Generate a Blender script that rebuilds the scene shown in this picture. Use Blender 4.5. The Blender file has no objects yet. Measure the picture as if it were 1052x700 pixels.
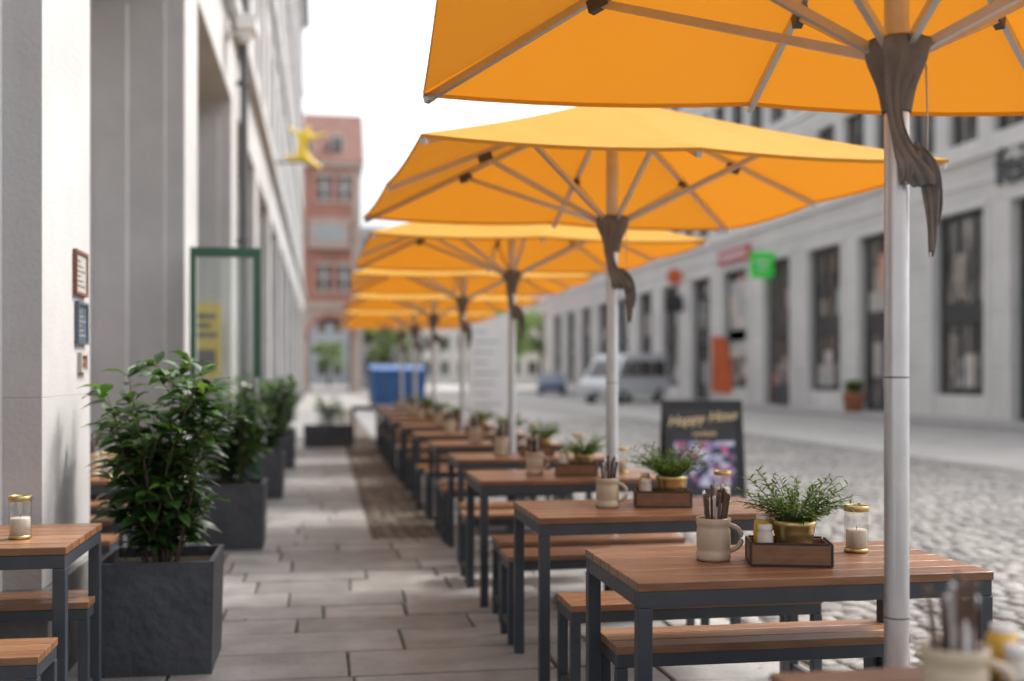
import bpy, math, random
from mathutils import Vector, Matrix
R = random.Random(7)
S = bpy.context.scene
COL = S.collection

# ------------------------------------------------------------------ materials
def _new(name):
    m = bpy.data.materials.new(name); m.use_nodes = True
    nt = m.node_tree; nt.nodes.clear()
    out = nt.nodes.new('ShaderNodeOutputMaterial')
    return m, nt, out
def c4(c): return (c[0], c[1], c[2], 1)
def colour_net(nt, c1, c2, scale, island, coord='Object', stretch=None, detail=4, grime=0):
    tc = nt.nodes.new('ShaderNodeTexCoord'); mp = nt.nodes.new('ShaderNodeMapping')
    g0 = nt.nodes.new('ShaderNodeNewGeometry')
    if coord == 'World':
        nt.links.new(g0.outputs['Position'], mp.inputs[0])
    else:
        nt.links.new(tc.outputs[coord], mp.inputs[0])
    if stretch: mp.inputs['Scale'].default_value = stretch
    nz = nt.nodes.new('ShaderNodeTexNoise'); nz.inputs['Scale'].default_value = scale
    nz.inputs['Detail'].default_value = detail; nz.inputs['Roughness'].default_value = .6
    nt.links.new(mp.outputs[0], nz.inputs['Vector'])
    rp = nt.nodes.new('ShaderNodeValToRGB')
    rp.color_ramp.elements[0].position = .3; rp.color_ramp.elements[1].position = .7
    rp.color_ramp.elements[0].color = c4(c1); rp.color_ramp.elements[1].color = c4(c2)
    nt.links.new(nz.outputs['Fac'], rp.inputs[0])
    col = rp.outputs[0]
    if island:
        mr = nt.nodes.new('ShaderNodeMapRange')
        mr.inputs['To Min'].default_value = 1-island; mr.inputs['To Max'].default_value = 1+island
        nt.links.new(g0.outputs['Random Per Island'], mr.inputs['Value'])
        h = nt.nodes.new('ShaderNodeHueSaturation'); nt.links.new(mr.outputs[0], h.inputs['Value'])
        nt.links.new(col, h.inputs['Color']); col = h.outputs[0]
    if grime:
        n3 = nt.nodes.new('ShaderNodeTexNoise'); n3.inputs['Scale'].default_value = .7; n3.inputs['Detail'].default_value = 5; n3.inputs['Roughness'].default_value = .65
        nt.links.new(g0.outputs['Position'], n3.inputs['Vector'])
        mr = nt.nodes.new('ShaderNodeMapRange'); mr.inputs['From Min'].default_value = .3; mr.inputs['From Max'].default_value = .65
        mr.inputs['To Min'].default_value = 1-grime; mr.inputs['To Max'].default_value = 1+grime*.3
        nt.links.new(n3.outputs['Fac'], mr.inputs['Value'])
        h = nt.nodes.new('ShaderNodeHueSaturation'); nt.links.new(mr.outputs[0], h.inputs['Value'])
        nt.links.new(col, h.inputs['Color']); col = h.outputs[0]
    return col, nz, mp
def pm(name, c1, c2=None, scale=5, rough=.6, metal=0, bump=0, bscale=None, island=0, coord='Object', stretch=None,
       spec=.5, emis=None, grime=0):
    if c2 is None: c2 = tuple(min(1, x*1.12) for x in c1)
    m, nt, out = _new(name)
    p = nt.nodes.new('ShaderNodeBsdfPrincipled')
    col, nz, mp = colour_net(nt, c1, c2, scale, island, coord, stretch, grime=grime)
    nt.links.new(col, p.inputs['Base Color'])
    p.inputs['Roughness'].default_value = rough; p.inputs['Metallic'].default_value = metal
    p.inputs['Specular IOR Level'].default_value = spec
    if emis: 
        p.inputs['Emission Color'].default_value = c4(emis[0]); p.inputs['Emission Strength'].default_value = emis[1]
    if bump:
        n2 = nt.nodes.new('ShaderNodeTexNoise'); n2.inputs['Scale'].default_value = bscale or scale*6
        n2.inputs['Detail'].default_value = 2
        nt.links.new(mp.outputs[0], n2.inputs['Vector'])
        b = nt.nodes.new('ShaderNodeBump'); b.inputs['Strength'].default_value = bump; b.inputs['Distance'].default_value = .01
        nt.links.new(n2.outputs['Fac'], b.inputs['Height']); nt.links.new(b.outputs[0], p.inputs['Normal'])
    nt.links.new(p.outputs[0], out.inputs[0])
    return m
def translucent_mat(name, c1, c2, tcol, mix, rough=.5, island=0, scale=4, spec=.4, bump=0):
    m, nt, out = _new(name)
    p = nt.nodes.new('ShaderNodeBsdfPrincipled'); t = nt.nodes.new('ShaderNodeBsdfTranslucent')
    col, nz, mp = colour_net(nt, c1, c2, scale, island, detail=2)
    nt.links.new(col, p.inputs['Base Color']); p.inputs['Roughness'].default_value = rough
    p.inputs['Specular IOR Level'].default_value = spec
    t.inputs['Color'].default_value = c4(tcol)
    if bump:
        n2 = nt.nodes.new('ShaderNodeTexNoise'); n2.inputs['Scale'].default_value = 3.0; n2.inputs['Detail'].default_value = 2
        nt.links.new(mp.outputs[0], n2.inputs['Vector'])
        b = nt.nodes.new('ShaderNodeBump'); b.inputs['Strength'].default_value = bump; b.inputs['Distance'].default_value = .05
        nt.links.new(n2.outputs['Fac'], b.inputs['Height']); nt.links.new(b.outputs[0], p.inputs['Normal'])
    mx = nt.nodes.new('ShaderNodeMixShader'); mx.inputs[0].default_value = mix
    nt.links.new(p.outputs[0], mx.inputs[1]); nt.links.new(t.outputs[0], mx.inputs[2])
    nt.links.new(mx.outputs[0], out.inputs[0])
    return m
def clear_glass(name, tint=(1, 1, 1), lo=.05, hi=.5):
    m, nt, out = _new(name)
    tr = nt.nodes.new('ShaderNodeBsdfTransparent'); tr.inputs[0].default_value = c4(tint)
    gl = nt.nodes.new('ShaderNodeBsdfGlossy'); gl.inputs['Roughness'].default_value = .03
    lw = nt.nodes.new('ShaderNodeLayerWeight'); lw.inputs[0].default_value = .25
    mr = nt.nodes.new('ShaderNodeMapRange'); mr.inputs['To Min'].default_value = lo; mr.inputs['To Max'].default_value = hi
    nt.links.new(lw.outputs['Facing'], mr.inputs['Value'])
    mx = nt.nodes.new('ShaderNodeMixShader')
    nt.links.new(mr.outputs[0], mx.inputs[0]); nt.links.new(tr.outputs[0], mx.inputs[1]); nt.links.new(gl.outputs[0], mx.inputs[2])
    nt.links.new(mx.outputs[0], out.inputs[0])
    return m
def brick_mat(name, c1, c2, mortar, bw, bh, msize, rough=.75, bump=.5, rot=(0, 0, 0), offset=.5, nscale=2):
    m, nt, out = _new(name)
    p = nt.nodes.new('ShaderNodeBsdfPrincipled'); p.inputs['Roughness'].default_value = rough
    g = nt.nodes.new('ShaderNodeNewGeometry'); mp = nt.nodes.new('ShaderNodeMapping')
    mp.inputs['Rotation'].default_value = rot
    nt.links.new(g.outputs['Position'], mp.inputs[0])
    br = nt.nodes.new('ShaderNodeTexBrick'); br.offset = offset
    br.inputs['Scale'].default_value = 1; br.inputs['Brick Width'].default_value = bw; br.inputs['Row Height'].default_value = bh
    br.inputs['Mortar Size'].default_value = msize; br.inputs['Mortar Smooth'].default_value = .3
    br.inputs['Color1'].default_value = c4(c1); br.inputs['Color2'].default_value = c4(c2); br.inputs['Mortar'].default_value = c4(mortar)
    nt.links.new(mp.outputs[0], br.inputs['Vector'])
    nz = nt.nodes.new('ShaderNodeTexNoise'); nz.inputs['Scale'].default_value = nscale; nz.inputs['Detail'].default_value = 4
    nt.links.new(g.outputs['Position'], nz.inputs['Vector'])
    mr = nt.nodes.new('ShaderNodeMapRange'); mr.inputs['To Min'].default_value = .75; mr.inputs['To Max'].default_value = 1.25
    nt.links.new(nz.outputs['Fac'], mr.inputs['Value'])
    h = nt.nodes.new('ShaderNodeHueSaturation'); nt.links.new(mr.outputs[0], h.inputs['Value']); nt.links.new(br.outputs['Color'], h.inputs['Color'])
    nt.links.new(h.outputs[0], p.inputs['Base Color'])
    b = nt.nodes.new('ShaderNodeBump'); b.invert = True; b.inputs['Strength'].default_value = bump; b.inputs['Distance'].default_value = .01
    nt.links.new(br.outputs['Fac'], b.inputs['Height']); nt.links.new(b.outputs[0], p.inputs['Normal'])
    nt.links.new(p.outputs[0], out.inputs[0])
    return m

M = {}
M['stoneL'] = pm('pale_stone', (.41, .405, .41), (.485, .48, .48), 1.3, .8, bump=.25, bscale=40, coord='World', grime=.14)
M['plinth'] = pm('plinth_stone', (.13, .13, .13), (.2, .2, .2), 6, .75, bump=.5, bscale=25, coord='World')
M['stoneR'] = brick_mat('pale_cladding', (.57, .565, .55), (.62, .615, .60), (.36, .36, .35), 1.6, .75, .012, .7, .3, rot=(math.radians(90), 0, math.radians(90)), nscale=.5)  # pale stone, lightened further so the colour also carries distance haze
M['trimR'] = pm('pale_stone_trim', (.60, .595, .58), (.68, .67, .66), 1.2, .7, coord='World')
M['kerb'] = pm('kerb_granite', (.30, .295, .285), (.38, .37, .36), 3, .7, coord='World')
M['darkframe'] = pm('anthracite_frame', (.03, .032, .035), (.04, .042, .046), 4, .45)
M['glassdark'] = pm('shop_glass', (.02, .024, .028), (.18, .165, .15), .8, .05, spec=.9, coord='World')  # lighter patches in the colour stand for reflected sky and facades
M['slab'] = pm('granite_slab', (.175, .172, .17), (.285, .28, .275), 3.5, .6, bump=.5, bscale=40, island=.22, coord='World', grime=.35)
M['cobble'] = pm('cobblestone', (.11, .105, .10), (.215, .205, .195), 9, .58, bump=.6, bscale=50, island=.4, coord='World', grime=.35)
M['cobdark'] = pm('small_dark_cobblestone', (.07, .056, .045), (.135, .11, .088), 9, .7, bump=.5, bscale=50, island=.4, coord='World')
M['joint'] = pm('joint_sand', (.055, .048, .04), (.09, .08, .068), 14, .9, coord='World')
M['farcob'] = brick_mat('far_cobbles', (.17, .16, .15), (.25, .24, .225), (.08, .075, .07), .17, .13, .01, .65, .6)
M['farslab'] = brick_mat('far_slabs', (.27, .26, .25), (.33, .32, .305), (.2, .19, .17), .9, .5, .008, .65, .3)
M['walkslab'] = brick_mat('walk_slabs', (.22, .21, .2), (.3, .29, .28), (.13, .12, .1), .8, .45, .01, .65, .3)
M['ground'] = pm('ground_base', (.16, .15, .14), (.24, .225, .21), .4, .9, coord='World')
M['wood'] = pm('oiled_wood', (.135, .062, .032), (.29, .15, .078), 3.2, .3, bump=.15, bscale=22, island=.24, stretch=(1, 14, 6))
M['steel'] = pm('anthracite_steel', (.028, .036, .048), (.042, .05, .063), 8, .42)
M['alu'] = pm('aluminium', (.55, .56, .58), (.62, .63, .65), 12, .38, metal=.8)
M['plast'] = pm('dark_plastic', (.05, .045, .042), (.08, .075, .07), 10, .5)
M['canopy'] = translucent_mat('canopy_cloth', (.72, .38, .05), (.76, .41, .06), (.40, .138, .008), .5, .85, scale=1.2, bump=.35)
M['bag'] = pm('grey_cloth', (.12, .115, .112), (.19, .185, .18), 14, .9)
M['planter'] = pm('slate_planter', (.032, .038, .048), (.06, .067, .082), 5, .55, bump=.8, bscale=16)
M['soil'] = pm('soil', (.03, .02, .012), (.07, .05, .03), 30, .95, bump=1)
M['leaf'] = translucent_mat('shrub_leaf', (.014, .043, .013), (.034, .085, .022), (.10, .21, .025), .2, .3, island=.4, spec=.6)
M['leafy'] = translucent_mat('young_leaf', (.045, .11, .022), (.08, .17, .03), (.18, .32, .045), .3, .38, island=.25)
M['herb'] = translucent_mat('herb_leaf', (.05, .125, .02), (.10, .19, .032), (.22, .38, .055), .3, .45, island=.3)
M['treeleaf'] = translucent_mat('tree_leaf', (.05, .10, .03), (.11, .18, .05), (.25, .35, .08), .3, .6, island=.4)
M['bark'] = pm('bark', (.07, .05, .035), (.13, .1, .07), 12, .9)
M['ceramic'] = pm('cream_stoneware', (.43, .36, .265), (.51, .43, .325), 8, .25)
M['brass'] = pm('brass', (.50, .40, .17), (.58, .46, .22), 6, .3, metal=.9)
M['wax'] = pm('candle_wax', (.55, .52, .46), (.6, .57, .5), 5, .5)
M['glass'] = clear_glass('candle_glass', (.97, .97, .95), .1, .55)
M['pane'] = clear_glass('door_glass', (.9, .94, .92), .12, .6)
M['cutl'] = pm('steel_cutlery', (.5, .5, .52), None, 9, .22, metal=.95)
M['cuth'] = pm('brown_handle', (.07, .038, .026), (.12, .07, .048), 20, .4)
M['napkin'] = pm('paper_napkin', (.65, .64, .63), (.72, .71, .7), 20, .85)
M['traywood'] = pm('tray_wood', (.14, .07, .035), (.24, .125, .06), 6, .5, stretch=(2, 2, 14))
M['mustard'] = pm('mustard', (.58, .33, .03), (.64, .38, .04), 5, .4)
M['green'] = pm('green_paint', (.03, .10, .06), (.038, .12, .07), 6, .4)
M['yellow'] = pm('yellow_poster', (.62, .44, .02), (.67, .48, .03), 3, .5)
M['yfig'] = pm('yellow_gloss', (.72, .52, .03), (.78, .57, .04), 3, .35)
M['black'] = pm('black_print', (.02, .02, .02), None, 3, .6)
M['white'] = pm('white_paint', (.66, .66, .66), (.74, .74, .74), 2, .4)
M['vanw'] = pm('white_car_paint', (.60, .63, .66), (.66, .68, .71), 2, .25)
M['carb'] = pm('blue_car_paint', (.05, .08, .16), None, 2, .25)
M['rubber'] = pm('rubber', (.02, .02, .02), None, 5, .8)
M['blue'] = pm('blue_container', (.018, .085, .26), (.026, .11, .31), 2, .45)
M['brickred'] = brick_mat('red_brick', (.42, .135, .09), (.50, .185, .125), (.40, .32, .27), .25, .08, .012, .8, .2, rot=(math.radians(90), 0, 0), nscale=.6)
M['sand'] = pm('sandstone', (.46, .36, .30), (.55, .45, .38), 1, .8, coord='World')
M['rooftile'] = pm('roof_tiles', (.15, .07, .055), (.22, .11, .085), 1.5, .8, coord='World')
M['greyb'] = pm('grey_render', (.36, .39, .41), (.44, .47, .49), .3, .7, coord='World')
M['beige'] = pm('beige_render', (.5, .47, .42), (.58, .55, .5), .3, .8, coord='World')
M['terra'] = pm('terracotta', (.36, .14, .075), (.44, .19, .10), 5, .8)
M['orange'] = pm('orange_banner', (.62, .11, .04), (.68, .16, .06), 1, .6)
M['signgreen'] = pm('green_sign', (.025, .40, .03), (.04, .46, .05), 2, .4, emis=((.04, .7, .08), .25))
M['signred'] = pm('red_sign', (.38, .035, .05), (.43, .05, .065), 2, .4)
M['signblue'] = pm('blue_sign', (.05, .075, .11), (.075, .11, .15), 14, .4)
M['copper'] = pm('red_frame', (.15, .055, .038), None, 9, .5)
M['paper'] = pm('aged_paper', (.36, .35, .33), (.44, .43, .41), 9, .5)
M['pipe'] = pm('grey_pipe', (.06, .065, .07), (.09, .095, .1), 5, .5)
M['poster'] = pm('poster_print', (.2, .3, .36), (.75, .6, .52), 1.2, .4)
M['poster2'] = pm('shop_display', (.45, .40, .33), (.12, .11, .12), 2.2, .4)
M['poster3'] = pm('shop_display_red', (.5, .07, .06), (.6, .5, .42), 1.4, .4)
M['board'] = pm('chalk_black', (.012, .012, .016), (.03, .03, .035), 6, .5)
M['chalk'] = pm('chalk_gold', (.8, .6, .3), (.85, .7, .45), 5, .7)
M['butt'] = pm('dry_leaf', (.12, .07, .03), (.2, .13, .05), 9, .8, island=.4)
def cocktail():
    m, nt, out = _new('cocktail_print')
    p = nt.nodes.new('ShaderNodeBsdfPrincipled'); p.inputs['Roughness'].default_value = .4
    tc = nt.nodes.new('ShaderNodeTexCoord'); v = nt.nodes.new('ShaderNodeTexVoronoi'); v.inputs['Scale'].default_value = 13
    nt.links.new(tc.outputs['Object'], v.inputs['Vector'])
    r = nt.nodes.new('ShaderNodeValToRGB'); e = r.color_ramp.elements
    e[0].color = (.02, .02, .05, 1); e[1].color = (.6, .6, .72, 1)
    for pos, c in ((.3, (.03, .05, .14, 1)), (.5, (.45, .12, .25, 1)), (.7, (.28, .3, .5, 1))):
        q = e.new(pos); q.color = c
    sp = nt.nodes.new('ShaderNodeSeparateColor'); nt.links.new(v.outputs['Color'], sp.inputs[0])
    nt.links.new(sp.outputs[0], r.inputs[0]); nt.links.new(r.outputs[0], p.inputs['Base Color'])
    nt.links.new(p.outputs[0], out.inputs[0]); return m
M['cocktail'] = cocktail()

# ------------------------------------------------------------------ mesh builder
class B:
    def __init__(s): s.v = []; s.f = []; s.mi = []; s.sm = []; s.mats = []
    def m(s, k):
        if k not in s.mats: s.mats.append(k)
        return s.mats.index(k)
    def add(s, vs, fs, mat, smooth=False):
        o = len(s.v); s.v += [tuple(p) for p in vs]; k = s.m(mat)
        for f in fs: s.f.append(tuple(i+o for i in f)); s.mi.append(k); s.sm.append(smooth)
    def box(s, x0, x1, y0, y1, z0, z1, mat):
        vs = [(x0, y0, z0), (x1, y0, z0), (x1, y1, z0), (x0, y1, z0), (x0, y0, z1), (x1, y0, z1), (x1, y1, z1), (x0, y1, z1)]
        s.add(vs, [(3, 2, 1, 0), (4, 5, 6, 7), (0, 1, 5, 4), (1, 2, 6, 5), (2, 3, 7, 6), (3, 0, 4, 7)], mat)
    def frame(s, p0, p1):
        d = (Vector(p1)-Vector(p0)); d.normalize()
        up = Vector((0, 0, 1)) if abs(d.z) < .95 else Vector((1, 0, 0))
        a = d.cross(up).normalized(); b = a.cross(d).normalized()
        return d, a, b
    def beam(s, p0, p1, w, h, mat):
        d, a, b = s.frame(p0, p1); p0 = Vector(p0); p1 = Vector(p1); vs = []
        for p in (p0, p1):
            for sa, sb in ((-1, -1), (1, -1), (1, 1), (-1, 1)): vs.append(p+a*sa*w/2+b*sb*h/2)
        s.add(vs, [(3, 2, 1, 0), (4, 5, 6, 7), (0, 1, 5, 4), (1, 2, 6, 5), (2, 3, 7, 6), (3, 0, 4, 7)], mat)
    def cyl(s, p0, p1, r0, r1, mat, n=16, caps=True):
        d, a, b = s.frame(p0, p1); vs = []
        for p, r in ((Vector(p0), r0), (Vector(p1), r1)):
            for i in range(n):
                t = 2*math.pi*i/n; vs.append(p+a*math.cos(t)*r+b*math.sin(t)*r)
        s.add(vs, [(i, (i+1) % n, n+(i+1) % n, n+i) for i in range(n)], mat, True)
        if caps:
            s.add(vs[:n], [tuple(range(n-1, -1, -1))], mat); s.add(vs[n:], [tuple(range(n))], mat)
    def tube(s, pts, rs, mat, n=6):
        if not isinstance(rs, (list, tuple)): rs = [rs]*len(pts)
        pts = [Vector(p) for p in pts]; vs = []
        d0 = (pts[1]-pts[0]).normalized()
        up = Vector((0, 0, 1)) if abs(d0.z) < .9 else Vector((0, 1, 0))
        for i, p in enumerate(pts):
            d = (pts[min(i+1, len(pts)-1)]-pts[max(i-1, 0)]).normalized()
            a = d.cross(up).normalized(); b = a.cross(d).normalized()
            for j in range(n):
                t = 2*math.pi*j/n; vs.append(p+(a*math.cos(t)+b*math.sin(t))*rs[i])
        fs = [(i*n+j, i*n+(j+1) % n, (i+1)*n+(j+1) % n, (i+1)*n+j) for i in range(len(pts)-1) for j in range(n)]
        fs += [tuple(range(n-1, -1, -1)), tuple(range((len(pts)-1)*n, len(pts)*n))]
        s.add(vs, fs, mat, True)
    def lathe(s, c, prof, mat, n=28):
        c = Vector(c); vs = []
        for r, z in prof:
            for i in range(n):
                t = 2*math.pi*i/n; vs.append(c+Vector((r*math.cos(t), r*math.sin(t), z)))
        fs = [(k*n+i, k*n+(i+1) % n, (k+1)*n+(i+1) % n, (k+1)*n+i) for k in range(len(prof)-1) for i in range(n)]
        s.add(vs, fs, mat, True)
    def leaf(s, p, d, L, W, mat, rnd=R, droop=.25):
        p = Vector(p); d = Vector(d).normalized()
        side = d.cross(Vector((0, 0, 1)))
        if side.length < .1: side = Vector((1, 0, 0))
        side.normalize(); side = (side+Vector((rnd.uniform(-.4, .4), rnd.uniform(-.4, .4), rnd.uniform(-.5, .5)))).normalized()
        n = side.cross(d).normalized(); side = d.cross(n)
        def c(t): return p+d*(L*t)-Vector((0, 0, 1))*(droop*L*t*t)
        cs = [c(0), c(.35), c(.7), c(1)]
        l1 = cs[1]+side*W*.5+n*W*.15; l2 = cs[2]+side*W*.38+n*W*.12
        r1 = cs[1]-side*W*.5+n*W*.15; r2 = cs[2]-side*W*.38+n*W*.12
        s.add(cs+[l1, l2, r1, r2], [(0, 1, 4), (1, 2, 5, 4), (2, 3, 5), (0, 6, 1), (1, 6, 7, 2), (2, 7, 3)], mat, True)
    def obj(s, name, loc=(0, 0, 0), rot=0, bevel=0, parent=None, solid=0):
        me = bpy.data.meshes.new(name); me.from_pydata(s.v, [], s.f)
        for k in s.mats: me.materials.append(M[k])
        me.polygons.foreach_set('material_index', s.mi); me.polygons.foreach_set('use_smooth', s.sm); me.update()
        o = bpy.data.objects.new(name, me); COL.objects.link(o); o.location = loc; o.rotation_euler = (0, 0, rot)
        if solid:
            md = o.modifiers.new('Solid', 'SOLIDIFY'); md.thickness = solid; md.offset = 0
        if bevel:
            md = o.modifiers.new('Bevel', 'BEVEL'); md.width = bevel; md.segments = 2; md.limit_method = 'ANGLE'; md.angle_limit = math.radians(50)
        if parent: o.parent = parent
        return o
def copy(o, loc, rot=0, sc=1):
    n = o.copy(); COL.objects.link(n); n.location = loc; n.rotation_euler = (0, 0, rot); n.scale = (sc,)*3
    return n
def empty(name, loc=(0, 0, 0), rot=0):
    e = bpy.data.objects.new(name, None); COL.objects.link(e); e.location = loc; e.rotation_euler = (0, 0, rot); e.empty_display_size = .2
    return e
def text(body, name, loc, rot, size, mat, parent=None, ext=.01, align='CENTER', shear=0):
    cu = bpy.data.curves.new(name, 'FONT'); cu.body = body; cu.size = size; cu.extrude = ext; cu.align_x = align; cu.shear = shear
    cu.materials.append(M[mat]); o = bpy.data.objects.new(name, cu); COL.objects.link(o)
    o.location = loc; o.rotation_euler = rot
    if parent: o.parent = parent
    return o

# ------------------------------------------------------------------ ground
def sheet(name, x0, x1, y0, y1, z, mat):
    b = B(); b.add([(x0, y0, z), (x1, y0, z), (x1, y1, z), (x0, y1, z)], [(0, 1, 2, 3)], mat); return b.obj(name)
sheet('ground', -600, 600, -200, 900, -.03, 'ground')
sheet('paving_bed', -2.6, 9.9, -2, 46, -.014, 'joint')
sheet('sidewalk_far', -1.9, 2.25, 45, 84, -.004, 'walkslab')
sheet('cobbled_road_far', 2.3, 9.85, 34, 160, -.004, 'farcob')
sheet('plaza_paving', 9.9, 40, -5, 34, -.004, 'farslab')
sheet('plaza_paving', 9.9, 18.9, 34, 160, -.004, 'farslab')
b = B(); b.box(16.6, 19.2, -5, 98, -.02, .1, 'kerb'); b.obj('kerb_and_pavement', bevel=.01)

def stones(b, x0, x1, y0, y1, wr, dr, gap, inset, mat, rnd, zj=.004, smooth=False):
    v = y0
    while v < y1-1e-3:
        dv = min(rnd.uniform(*dr), y1-v)
        if y1-v-dv < dr[0]*.5: dv = y1-v
        u = x0-(rnd.uniform(0, wr[0]))
        while u < x1-1e-3:
            du = rnd.uniform(*wr); a0 = max(u, x0)+gap/2; a1 = min(u+du, x1)-gap/2; u += du
            if x1-u < wr[0]*.4: a1 = x1-gap/2; u = x1
            if a1-a0 < .04: continue
            b0 = v+gap/2; b1 = v+dv-gap/2; z = rnd.uniform(-zj, zj); j = gap*.35
            q = [(a0+rnd.uniform(-j, j), b0+rnd.uniform(-j, j)), (a1+rnd.uniform(-j, j), b0+rnd.uniform(-j, j)),
                 (a1+rnd.uniform(-j, j), b1+rnd.uniform(-j, j)), (a0+rnd.uniform(-j, j), b1+rnd.uniform(-j, j))]
            i = inset; sg = [(1, 1), (-1, 1), (-1, -1), (1, -1)]
            vs = [(p[0], p[1], -.04) for p in q]+[(p[0], p[1], z-inset*.6) for p in q]+[(p[0]+i*s_[0], p[1]+i*s_[1], z+rnd.uniform(-zj, zj)*.3) for p, s_ in zip(q, sg)]
            fs = [(8, 9, 10, 11)]
            for k in range(4):
                n = (k+1) % 4; fs += [(k, n, 4+n, 4+k), (4+k, 4+n, 8+n, 8+k)]
            b.add(vs, fs, mat, smooth)
        v += dv
rs = random.Random(3)
b = B()
stones(b, -2.5, 2.25, 0.2, 9.4, (.38, 1.0), (.3, .46), .016, .008, 'slab', rs, zj=.004)
stones(b, -2.5, .4, 9.4, 45, (.38, 1.0), (.3, .46), .016, .008, 'slab', rs, zj=.004)
stones(b, 1.04, 2.25, 9.4, 45, (.38, 1.0), (.3, .46), .016, .008, 'slab', rs, zj=.004)
b.obj('stone_slab_sidewalk')
b = B()
stones(b, .42, 1.02, 9.4, 45, (.09, .13), (.09, .12), .016, .014, 'cobdark', rs, zj=.005, smooth=True)
stones(b, 2.28, 9.88, 3, 34, (.12, .2), (.12, .16), .024, .02, 'cobble', rs, zj=.008, smooth=True)
b.obj('cobblestone_paving')
b = B(); q = random.Random(31)
for i in range(90):
    b.leaf((q.uniform(-.9, 6), q.uniform(3.2, 16), .012), (q.uniform(-1, 1), q.uniform(-1, 1), .05), q.uniform(.015, .04), q.uniform(.01, .02), 'butt', q, 0)
b.obj('fallen_leaves')

# ------------------------------------------------------------------ buildings
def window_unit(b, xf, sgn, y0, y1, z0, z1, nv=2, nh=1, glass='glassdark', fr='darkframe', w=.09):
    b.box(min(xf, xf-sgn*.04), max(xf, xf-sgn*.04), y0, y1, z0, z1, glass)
    a, c = sorted((xf+sgn*.003, xf+sgn*.07))
    b.box(a, c, y0, y0+w, z0, z1, fr); b.box(a, c, y1-w, y1, z0, z1, fr)
    b.box(a, c, y0+w, y1-w, z0, z0+w, fr); b.box(a, c, y0+w, y1-w, z1-w, z1, fr)
    a2, c3 = sorted((xf+sgn*.003, xf+sgn*.06))
    for i in range(1, nv):
        y = y0+(y1-y0)*i/nv; b.box(a2, c3, y-w*.4, y+w*.4, z0+w, z1-w, fr)
    for i in range(1, nh):
        z = z0+(z1-z0)*i/nh; a4, c4_ = sorted((xf+sgn*.003, xf+sgn*.05)); b.box(a4, c4_, y0+w, y1-w, z-w*.4, z+w*.4, fr)

left = empty('stone_arcade_building')
XF, XB = -1.2, -1.95
piers = [(.1, 1.1)]+[(5.1+5*i, 6.1+5*i) for i in range(13)]
b = B(); t = B(); pb = B()
for (a, c) in piers:
    pb.box(XB-.3, XF+.03, a-.03, c+.03, -.02, .45, 'plinth')
    z = .451
    for z1 in (1.28, 3.44, 5.0):
        pb.box(XB-.3, XF, a, c, z+.0002, z1-.0002, 'stoneL'); z = z1
    for yy in ((a-.06, a-.001), (c+.001, c+.06)):
        pb.box(XB-.3, XF-.16, yy[0], yy[1], .45, 4.75, 'stoneL')
    for yy in ((a-.16, a-.061), (c+.061, c+.16)):
        pb.box(XB-.3, XF-.46, yy[0], yy[1], .45, 4.55, 'stoneL')
Y0, Y1 = 0, 68
b.box(XB-.3, XF, Y0, Y1, 5.0, 6.1, 'stoneL')
b.box(XF+.001, XF+.14, Y0, Y1, 5.95, 6.2, 'stoneL')
for z0 in (6.2, 10.2, 14.2, 18.2):
    b.box(XB-.3, XF-.05, Y0, Y1, z0-.1, z0+.9, 'stoneL')
    b.box(XB-.3, XF-.05, Y0, Y1, z0+3.2, z0+3.9, 'stoneL')
    b.box(XF-.049, XF+.06, Y0, Y1, z0+3.72, z0+3.88, 'stoneL')
    ys = [Y0]
    for i in range(-1, 13):
        yc = 8.1+5*i
        for k in (-1.1, 1.1): ys += [yc+k-.65, yc+k+.65]
    ys = [y for y in ys if y >= 0]+[Y1]
    for i in range(0, len(ys)-1, 2): b.box(XB-.3, XF-.05, ys[i], ys[i+1], z0+.9, z0+3.2, 'stoneL')
    for i in range(1, len(ys)-1, 2): window_unit(t, XF-.35, 1, ys[i], ys[i+1], z0+.9, z0+3.2, 2, 1, fr='white', w=.07)
b.box(XB-.6, XF+.35, Y0, Y1, 22.1, 22.8, 'stoneL')
b.box(XB-12, XB-.3, Y0, Y1, 5.0, 22.1, 'stoneL')
b.box(XB-.3, XB, Y0, Y1, -.02, .6, 'plinth')
b.box(XB-.3, XB, Y0, Y1, 4.4, 5.0, 'stoneL')
b.box(XB-12, XB-.3, Y1-.3, Y1, 0, 5.0, 'stoneL')
for i, (a, c) in enumerate(piers[:-1]):
    o0, o1 = c+.161, piers[i+1][0]-.161
    b.box(XB-.3, XB, o0, o0+.35, .6, 4.4, 'stoneL'); b.box(XB-.3, XB, o1-.35, o1, .6, 4.4, 'stoneL')
    window_unit(t, XB-.12, 1, o0+.35, o1-.35, .6, 4.4, 3, 2)
pb.obj('piers', bevel=.0025, parent=left)
b.obj('walls', bevel=.012, parent=left); t.obj('windows', parent=left)

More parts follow.
